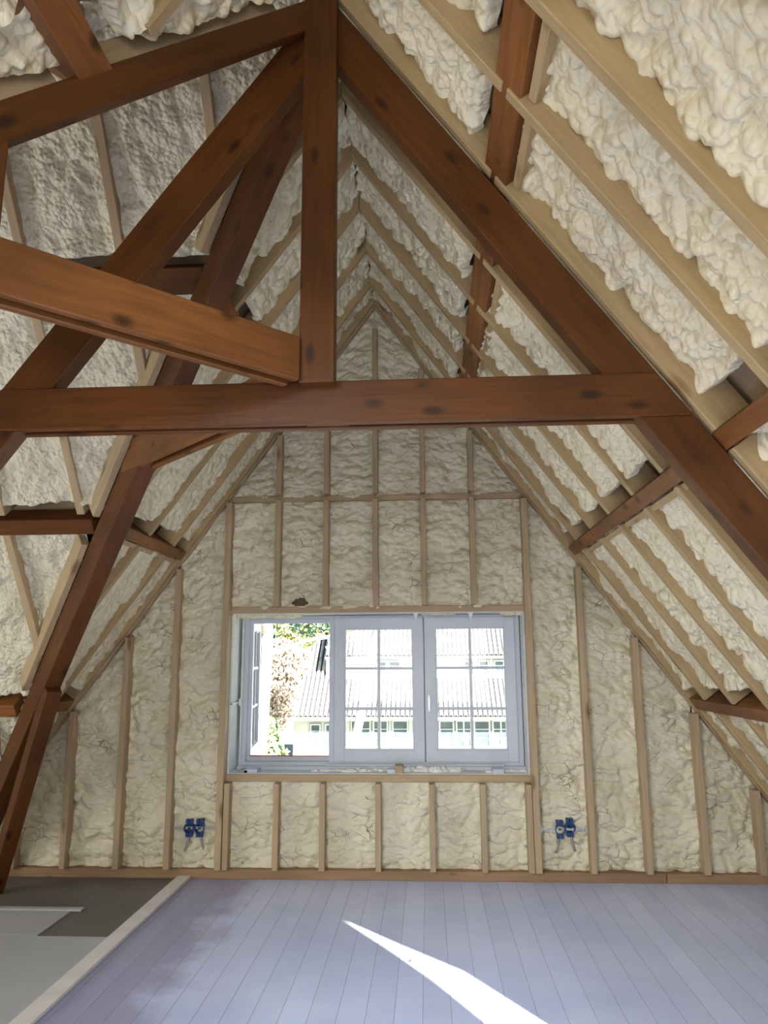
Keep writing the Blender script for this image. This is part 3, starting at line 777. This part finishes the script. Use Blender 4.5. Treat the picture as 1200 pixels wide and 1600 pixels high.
s2 = sash(-.332, .343, .742, 1.798, -.254, .262, .825, 1.713, YW - .01, win)
s3 = sash(.352, 1.028, .742, 1.796, .436, .953, .825, 1.715, YW - .01, win)
for s_, gx0, gx1 in ((s2, -.254, .262), (s3, .436, .953)):
    pane = boxes('glass_pane', [((gx0, YW + .02, .825), (gx1, YW + .024, 1.714))], M_GLASS, s_)
    pane.location = (0, 0, 0)
# casement handle of the right hand sash
bm = bmesh.new(); add_box(bm, (.372, YW - .022, 1.13), (.388, YW - .01, 1.20), .002); add_box(bm, (.375, YW - .042, 1.105), (.385, YW - .030, 1.225), .003); add_box(bm, (.376, YW - .04, 1.155), (.384, YW - .02, 1.17))
hd = finish('handle', bm, M_STEEL, s3); hd.location = (0, 0, 0)
# open left sash swung outward on its left hinges
sw = .60; ang = math.radians(97)
bm = _frame_bm(0, sw, .742, 1.796, .07, sw - .07, .825, 1.715, -.028)
opn = finish('open_sash', bm, M_WHITE, win, matrix=Matrix.Translation((-1.0, YW + .06, 0)) @ Matrix.Rotation(ang, 4, 'Z'))
pane = boxes('glass_pane', [((.07, 0, .825), (sw - .07, .004, 1.714))], M_GLASS, opn); pane.location = (0, 0, 0)
# hardware on the open jamb
bm = bmesh.new()
add_box(bm, (-1.043, YW - .012, .76), (-1.028, YW + .003, 1.79))
finish('jamb_track', bm, M_STEEL, win)
bm = bmesh.new()
add_box(bm, (-1.05, YW - .035, 1.145), (-1.03, YW - .005, 1.20), .002); add_box(bm, (-1.115, YW - .24, 1.165), (-1.04, YW - .226, 1.178), .002); add_box(bm, (-1.062, YW - .24, 1.165), (-1.05, YW - .02, 1.178), .002)
finish('handle', bm, M_STEEL, win)
# reveal boards lining the opening
rv = [((WX0 - .001, D + .01, WZ0), (WX0 + .012, YW + .09, WZ1)), ((WX1 - .008, D + .01, WZ0), (WX1 + .002, YW + .09, WZ1)), ((WX0, D + .01, WZ1 - .006), (WX1, YW + .09, WZ1)), ((WX0, D + .012, WZ0), (WX1, YW + .09, WZ0 + .006))]
boxes('reveal_board', rv, M_REVEAL, win)
boxes('gap_shadow_strip', [((WX0 + .01, YW + .0, 1.815), (WX1 - .01, YW + .02, 1.825)), ((1.066, YW - .02, .70), (1.071, YW + .0, 1.81))], M_DARK, win)  # dark strips put in for the shade in the gaps round the frame

# torn foam and packing wedges round the window
def blob_strip(name, pts, r, mat, label, group, seed):
    rnd = random.Random(seed); bm = bmesh.new()
    for p in pts:
        q = Vector(p); s_ = r * (.6 + .8 * rnd.random())
        g_ = bmesh.ops.create_icosphere(bm, subdivisions=3, radius=1)
        for v in g_['verts']:
            n_ = 1 + .22 * math.sin(v.co.x * 5 + seed) * math.cos(v.co.y * 4 + q.x * 20) + .1 * math.sin(v.co.z * 9)
            v.co = q + Vector((v.co.x * s_ * 1.9, v.co.y * s_ * 1.2, v.co.z * s_ * .75)) * n_
    o = finish(name, bm, mat, smooth=True); return tag(o, label, 'foam', group)
M_FRESH = foam_mat('white_fresh_foam', (0.80, 0.80, 0.78), (0.88, 0.88, 0.87), 60, .4, .5, .006)
rnd = random.Random(3)
blob_strip('foam_bead', [(x, D + .11 + rnd.uniform(-.03, .03), WZ0 + .010) for x in np.linspace(-.45, .16, 15)], .019, M_FRESH, 'low white foam bead on the sill left of the middle wedge', 'foam round the window', 4)
blob_strip('foam_bead', [(x, D + .12 + rnd.uniform(-.03, .03), WZ0 + .014) for x in np.linspace(.20, .56, 10)], .030, M_FRESH, 'puffy white foam bead on the sill right of the middle wedge', 'foam round the window', 9)
blob_strip('foam_bead', [(x, D + .1 + rnd.uniform(-.02, .02), WZ0 + .008) for x in np.linspace(.80, 1.04, 5)], .014, M_FRESH, 'thin white foam bead in the right corner of the sill', 'foam round the window', 5)
blob_strip('foam_bead', [(x, D + .10, WZ1 - .012) for x in np.linspace(-1.0, -.60, 9)], .024, M_FOAM, 'cream foam hanging at the top left corner of the window', 'foam round the window', 6)
blob_strip('foam_bead', [(x, D + .12, WZ1 - .008) for x in np.linspace(.36, .56, 6)], .017, M_FOAM, 'cream foam bead at the window head between two torn spikes', 'foam round the window', 7)
blob_strip('foam_bead', [(x, D + .09, WZ1 - .010) for x in np.linspace(.94, 1.06, 4)], .022, M_FOAM, 'cream foam at the top right corner of the window', 'foam round the window', 8)
for i, x in enumerate((.293, .694)):
    bm = bmesh.new()
    f_ = [bm.verts.new(p) for p in ((x - .024, D + .02, WZ1), (x + .022, D + .02, WZ1), (x + .0, D + .024, WZ1 - .062), (x - .024, D + .034, WZ1), (x + .022, D + .034, WZ1), (x + .0, D + .028, WZ1 - .060))]
    for q in ((0, 2, 1), (3, 4, 5), (0, 3, 5, 2), (1, 2, 5, 4), (0, 1, 4, 3)): bm.faces.new([f_[k_] for k_ in q])
    o = finish('foam_spike', bm, M_FRESH); tag(o, 'white pointed spike hanging from the window head, %s one' % ('left' if i == 0 else 'right'), 'foam', 'foam round the window')
wedges = [(-.995, -.93, .024, 'grey packing wedge in the left corner of the window sill', M_GREYC), (-.955, -.86, .03, 'pale packing wedge beside the left corner of the window sill', M_WHITE),
          (.075, .13, .03, 'flat pale wedge left of the upright block on the sill', M_WHITE), (.128, .185, .062, 'upright pale wooden block standing mid sill', M_STUD), (.82, .90, .035, 'pale packing wedge at the right of the window sill', M_WHITE)]
for x0, x1, hh_, lb_, mt_ in wedges:
    o = box('packing_wedge', (x0, D + .02, WZ0 + .006), (x1, D + .14, WZ0 + .006 + hh_ * .8), mt_); tag(o, lb_, 'wedge', 'packing wedges on the window sill')

# ------------------------------------------------------------------ blue junction boxes on steel bars
def outlet(x0, x1, z, bx, label, lift):
    root = empty('junction_box_bracket', ((x0 + x1) / 2, D, z)); tag(root, label, 'junction box', 'blue junction boxes under the window')
    bm = bmesh.new()
    add_box(bm, (x0 + .03, D - .016, z - .008), (x1 - .03, D - .010, z + .008), .001)
    add_box(bm, (x0 - .015, D - .014, z - .022), (x0 + .035, D - .006, z + .022), .002)
    add_box(bm, (x1 - .035, D - .014, z - .022), (x1 + .015, D - .006, z + .022), .002)
    finish('mounting_bar', bm, M_STEEL, root)
    for i, x in enumerate(bx):
        zz = z + (lift if i == 1 else 0)
        bm = bmesh.new(); n = 28
        prof = [(D + .03, .034), (D - .035, .034), (D - .040, .036), (D - .040, .030), (D - .02, .028), (D + .0, .028)]
        rings = [[bm.verts.new((x + r * math.cos(2 * math.pi * k_ / n), y, zz + r * math.sin(2 * math.pi * k_ / n))) for k_ in range(n)] for y, r in prof]
        for a_, b_ in zip(rings, rings[1:]):
            for k_ in range(n): bm.faces.new((a_[k_], a_[(k_ + 1) % n], b_[(k_ + 1) % n], b_[k_]))
        bm.faces.new(rings[0]); bm.faces.new(rings[-1])
        cup = finish('box_cup', bm, M_BLUE, root, smooth=False)
        for dz in (-1, 1):
            for e0, e1 in ((-.024, -.003), (.003, .024)):
                bm = bmesh.new(); add_box(bm, (x + e0, D - .030, zz + dz * .046 - .014), (x + e1, D + .02, zz + dz * .046 + .014), .002)
                finish('conduit_port', bm, M_BLUE, root)
        bm = bmesh.new(); add_box(bm, (x - .010, D - .03, zz - .004), (x + .010, D - .0, zz + .004))
        finish('inner_bar', bm, M_DKBLUE, root)
        bm = bmesh.new()
        pts = [(x + (i * 2 - 1) * .010, D - .01, zz - .055)] + [(x + (i * 2 - 1) * (.010 + .02 * (q / 6) ** 2), D - .008 + .014 * q / 6, zz - .055 - .10 * q / 6) for q in range(1, 7)]
        add_tube(bm, pts, .010, 10)
        finish('conduit', bm, M_GREYC, root, smooth=True)
    return root
outlet(-1.485, -1.10, .325, (-1.324, -1.250), 'blue double junction box on a steel bar at lower left of the window', 0)
outlet(1.11, 1.465, .332, (1.262, 1.330), 'blue double junction box on a steel bar at lower right of the window', .012)

# ------------------------------------------------------------------ things on the floor
M_SHEET = plain('pale_grey_sheet', (0.46, 0.49, 0.54), 0.5, 0, 0.08, 2.0)
M_STRIP = plain('white_strip', (0.78, 0.76, 0.76), 0.45, 0, 0.08, 5)
o = member('edge_strip', (-1.335, -1.0, .001), (-1.335, 5.515, .001), (1, 0, 0), (-.046, .046), (-.022, 0), M_STRIP, None); tag(o, 'long whitish strip on the floor where painted boards end', 'floor strip')
o.location.z += .0
M_DKSHEET = plain('dark_grey_sheet', (0.17, 0.16, 0.155), 0.6, 0, 0.12, 2.5)
o = prism('cover_sheet', [(-4.6, .3, .001), (-1.385, .3, .001), (-1.385, 4.39, .001), (-4.6, 4.39, .001)], (0, 0, .006), M_SHEET); tag(o, 'pale grey cover sheet on the left floor nearest the camera', 'floor sheet', 'cover sheets on the left floor')
o = prism('cover_sheet', [(-4.6, 4.40, .001), (-1.80, 4.40, .001), (-1.80, 4.80, .001), (-4.6, 4.80, .001)], (0, 0, .006), M_SHEET); tag(o, 'narrow pale grey cover sheet on the far left floor behind the larger one', 'floor sheet', 'cover sheets on the left floor')
o = member('floor_lath', (-4.6, 4.835, .001), (-1.74, 4.835, .001), (0, 1, 0), (-.025, .025), (0, .012), M_SHEET, None); tag(o, 'thin pale lath lying along the far edge of the grey sheet', 'lath')
o = box('nail_head', (.258, 4.13, .0), (.268, 4.14, .012), M_DARK); tag(o, 'small dark nail sticking out of the floor by the sun streak', 'nail')

# ------------------------------------------------------------------ outside: houses, ground, trees
M_GRASS = plain('grass', (0.22, 0.24, 0.17), 0.9, 0, 0.4, 1.2)
M_HWALL = plain('white_render', (0.85, 0.84, 0.82), 0.7, 0, 0.03, 1)
M_HGLASS = plain('house_window_glass', (0.10, 0.14, 0.18), 0.15, 0, 0.3, 2)
def tile_mat():
    mt, nt, b = nodes_mat('pale_roof_tiles')
    tc = nt.nodes.new('ShaderNodeTexCoord'); sp = nt.nodes.new('ShaderNodeSeparateXYZ'); nt.links.new(tc.outputs['Object'], sp.inputs[0])
    n1 = nd(nt, 'ShaderNodeTexNoise', Scale=2.5, Detail=5.0); nt.links.new(tc.outputs['Object'], n1.inputs['Vector'])
    r = ramp(nt, n1.outputs['Fac'], [(0.3, (0.42, 0.41, 0.41)), (0.7, (0.66, 0.64, 0.62))]); nt.links.new(r.outputs[0], b.inputs['Base Color'])
    b.inputs['Roughness'].default_value = .7; return mt
M_TILE = tile_mat()
M_GROOVE = plain('tile_joint', (0.05, 0.05, 0.06), 0.9)
GZ = -4.6
o = prism('ground', [(-60, 8, GZ), (60, 8, GZ), (60, 90, GZ), (-60, 90, GZ)], (0, 0, -.2), M_GRASS); tag(o, kind='structure')

house = empty('house', (-1, 38, GZ)); tag(house, 'white house with steep tiled roof and long dormer seen through the window', 'house')
HXa, HXb = -6.35, 14.0
EZ = -1.33
prism('house_wall', [(HXa, 38.45, GZ), (HXb, 38.45, GZ), (HXb, 38.45, EZ + .3), (HXa, 38.45, EZ + .3)], (0, 9, 0), M_HWALL, house)
def tiled(name, x0, x1, y0, z0, y1, z1, parent, pitch=.235, row=.36, thick=.10):
    """pantile roof: rolls with recessed joints between columns, stepped courses"""
    bm = bmesh.new(); L = math.hypot(y1 - y0, z1 - z0); nx = int((x1 - x0) / pitch); nr = max(2, int(L / row))
    d = Vector((0, y1 - y0, z1 - z0)).normalized(); n = Vector((0, -d.z, d.y))
    prof = [(0.0, -.055), (.13, -.055), (.17, .0), (.35, .045), (.58, .045), (.76, .01), (.80, -.055)]
    cols = []
    for i in range(nx):
        for u_, hh_ in prof: cols.append((x0 + (i + u_) * pitch, hh_))
    prev = None
    for j in range(nr + 1):
        for st in ((0, 1) if j < nr else (0,)):
            base = Vector((0, y0, z0)) + d * (L * (j + (0 if st == 0 else 0)) / nr)
            if j == nr: pass
            rowv = [bm.verts.new(Vector((cx, 0, 0)) + base + n * (ch + thick + (.03 if st == 1 else 0.0) * 1)) for cx, ch in cols]
            if prev:
                for a_ in range(len(cols) - 1):
                    f_ = bm.faces.new((prev[a_], prev[a_ + 1], rowv[a_ + 1], rowv[a_]))
                    if a_ % 7 in (0, 6): f_.material_index = 1
            prev = rowv
    o = finish(name, bm, [M_TILE, M_GROOVE], parent)
    x1 = x0 + nx * pitch
    prism('roof_deck', [(x0, y0, z0), (x1, y0, z0), (x1, y1, z1), (x0, y1, z1)], (0, 0, .06), M_GROOVE, parent)
    return o
tiled('tiled_roof', -6.9, 14, 37.7, -1.38, 39.95, .40, house)                 # lower skirt
tiled('tiled_roof', -6.9, -4.6, 39.95, .40, 43.5, 3.6, house)                 # left part goes on up beside the dormer
prism('dormer_wall', [(-4.95, 39.9, .30), (14, 39.9, .30), (14, 39.9, 1.55), (-4.95, 39.9, 1.55)], (0, 3.5, 0), M_HWALL, house)
tiled('tiled_roof', -4.95, 14, 39.5, 1.52, 43.5, 4.9, house)
prism('gutter', [(-6.9, 37.6, -1.50), (14, 37.6, -1.50), (14, 37.6, -1.36), (-6.9, 37.6, -1.36)], (0, .12, 0), M_HWALL, house)
prism('gutter', [(-4.95, 39.4, 1.42), (14, 39.4, 1.42), (14, 39.4, 1.53), (-4.95, 39.4, 1.53)], (0, .1, 0), M_HWALL, house)
M_HFRAME = plain('house_window_frame', (0.80, 0.82, 0.84), 0.5)
M_HDARK = plain('house_frame_edge', (0.25, 0.30, 0.36), 0.5)
def house_window(x0, x1, z0, z1, y, panes=1, bars=2):
    f = boxes('window_frame', frame_boxes(x0, x1, z0, z1, y - .06, y + .02, .07, .07, .07, .07) + [((x0 + (x1 - x0) * q / panes - .035, y - .055, z0), (x0 + (x1 - x0) * q / panes + .035, y + .02, z1)) for q in range(1, panes)]
              + [((x0 + .06, y - .04, z0 + (z1 - z0) * q / (bars + 1) - .018), (x1 - .06, y + .01, z0 + (z1 - z0) * q / (bars + 1) + .018)) for q in range(1, bars + 1)], M_HFRAME, house)
    g_ = boxes('window_pane', [((x0 + .05, y - .01, z0 + .05), (x1 - .05, y + .03, z1 - .05))], M_HGLASS, f); g_.location = (0, 0, 0)
    e_ = boxes('frame_edge', frame_boxes(x0 - .03, x1 + .03, z0 - .03, z1 + .03, y - .045, y + .02, .03, .03, .03, .03), M_HDARK, f); e_.location = (0, 0, 0)
yl = 38.42
for x0, x1, z0, z1, pn in ((-5.52, -4.98, -2.78, -1.72, 1), (-4.78, -4.35, -2.78, -1.72, 1), (-3.5, -2.5, -2.80, -1.55, 2), (-2.4, -1.65, -2.85, -1.55, 2), (-1.45, -.65, -2.85, -1.55, 1), (.86, 1.6, -2.85, -1.56, 1), (1.68, 2.45, -2.85, -1.56, 2), (2.55, 3.35, -2.85, -1.56, 1), (3.45, 4.3, -2.85, -1.56, 2), (4.5, 5.5, -2.85, -1.56, 2)):
    house_window(x0, x1, z0, z1, yl, pn, 2)
for x0, x1 in ((-4.6, -4.0), (-2.3, -1.75), (-1.68, -1.05), (2.2, 2.75), (2.95, 3.5), (3.75, 4.3)):
    house_window(x0, x1, .55, 1.32, 39.87, 1, 1)

def bark_mat():
    return plain('pale_bark', (0.52, 0.44, 0.42), 0.9, 0, 0.3, 6)
M_BARK = bark_mat()
M_LEAF = plain('green_leaves', (0.22, 0.36, 0.14), 0.8, 0, 0.5, 3)
M_LEAF2 = plain('blue_green_leaves', (0.18, 0.30, 0.20), 0.8, 0, 0.4, 3)
M_LEAFY = plain('yellow_leaves', (0.55, 0.36, 0.08), 0.8, 0, 0.3, 3)
M_LEAFM = plain('mixed_leaves', (0.42, 0.42, 0.17), 0.8, 0, 0.4, 1.2)
M_TWIG = plain('brown_twigs', (0.50, 0.41, 0.34), 0.9, 0, 0.3, 2)
def leaf_cloud(centres, n, size, seed):
    rnd = random.Random(seed); vs_ = []; fs_ = []
    for k_ in range(n):
        c, r = rnd.choice(centres)
        while True:
            d = Vector((rnd.uniform(-1, 1), rnd.uniform(-1, 1), rnd.uniform(-1, 1)))
            if d.length < 1: break
        p = Vector(c) + d * r
        a = Vector((rnd.gauss(0, 1), rnd.gauss(0, 1), rnd.gauss(0, 1))).normalized(); b = a.orthogonal().normalized()
        s_ = size * rnd.uniform(.6, 1.4); i = len(vs_)
        vs_ += [p + a * s_, p + b * s_ * .6, p - a * s_, p - b * s_ * .6]; fs_.append((i, i + 1, i + 2, i + 3))
    me = bpy.data.meshes.new('foliage'); me.from_pydata([tuple(v) for v in vs_], [], fs_); return me
def tree(label, x, y, r, h, lean, centres, n, size, mat, seed, cat='tree'):
    root = empty('tree', (x, y, GZ)); tag(root, label, cat)
    bm = bmesh.new(); rnd = random.Random(seed); m_ = 14
    prev = None
    for i in range(m_ + 1):
        t = i / m_; rr_ = r * (1 - .45 * t) * (1 + .3 * math.exp(-t * 14)); c = Vector((x + lean * t + .06 * math.sin(t * 9 + seed), y, GZ + h * t))
        ring = [bm.verts.new(c + Vector((math.cos(a) * rr_, math.sin(a) * rr_, 0)) * (1 + .07 * math.sin(a * 5 + t * 20))) for a in [2 * math.pi * k_ / 14 for k_ in range(14)]]
        if prev:
            for k_ in range(14): bm.faces.new((prev[k_], prev[(k_ + 1) % 14], ring[(k_ + 1) % 14], ring[k_]))
        prev = ring
    for k_ in range(6):
        z = GZ + h * (.68 + .05 * k_); a = rnd.uniform(0, 6.28); l = rnd.uniform(1.2, 2.4); cx = x + lean * (.68 + .05 * k_)
        add_tube(bm, [(cx, y, z), (cx + math.cos(a) * l * .5, y + math.sin(a) * l * .5, z + .35), (cx + math.cos(a) * l, y + math.sin(a) * l, z + .5)], r * .25, 7)
    finish('trunk', bm, M_BARK, root, smooth=True)
    me = leaf_cloud(centres, n, size, seed); me.materials.append(mat)
    f = bpy.data.objects.new('foliage', me); link(f, root); f.location = -root.location
tree('tall pale tree trunk standing outside the open casement', -3.0, 16, .175, 9.0, -.1, [((-3.0, 16, 4.9), 1.6), ((-4.4, 16.5, 4.4), 1.2)], 1500, .10, M_LEAF2, 1)
tree('leaning pale tree trunk seen through the middle sash', -2.35, 22, .17, 9, 1.55, [((-2.6, 22.5, 3.2), .9), ((-3.2, 23, 2.9), .8), ((-1.4, 22.5, 3.6), .9)], 1700, .09, M_LEAF2, 2)
def shrub(label, centres, n, size, mat, seed, name='shrub'):
    me = leaf_cloud(centres, n, size, seed); me.materials.append(mat)
    o = bpy.data.objects.new(name, me); C.objects.link(o); tag(o, label, 'shrub' if name == 'shrub' else 'tree')
shrub('bright green bush low behind the tall pale trunk', [((-9.0, 34, -3.2), 1.5), ((-7.6, 33.5, -3.0), 1.6), ((-7.2, 34, -1.8), 1.0), ((-9.6, 34, -1.6), 1.4), ((-6.55, 33.8, -3.0), .9)], 6200, .14, M_LEAF, 11)
shrub('brown bare twiggy hedge behind the green bush', [((-7.0, 36, 0.5), 1.5), ((-6.2, 36, 1.5), 1.1), ((-7.9, 36, 1.2), 1.3), ((-6.9, 36, -.7), 1.2)], 9000, .10, M_TWIG, 12)
shrub('blue-green tree crown behind the tall pale trunk', [((-9.4, 40, 2.6), 1.6), ((-7.9, 40, 3.1), 1.5), ((-7.2, 40, 2.1), .9), ((-10, 40, 1.0), 1.3)], 8000, .13, M_LEAF2, 13, 'tree')
tree('tree with green and yellow leaves at the top right of the open casement', -3.33, 30, .13, 8.2, 0, [((-3.9, 30, 3.0), .9), ((-5.2, 30, 2.9), .7), ((-2.7, 30, 3.1), .8), ((-4.5, 30, 2.4), .5)], 1900, .09, M_LEAFM, 15)
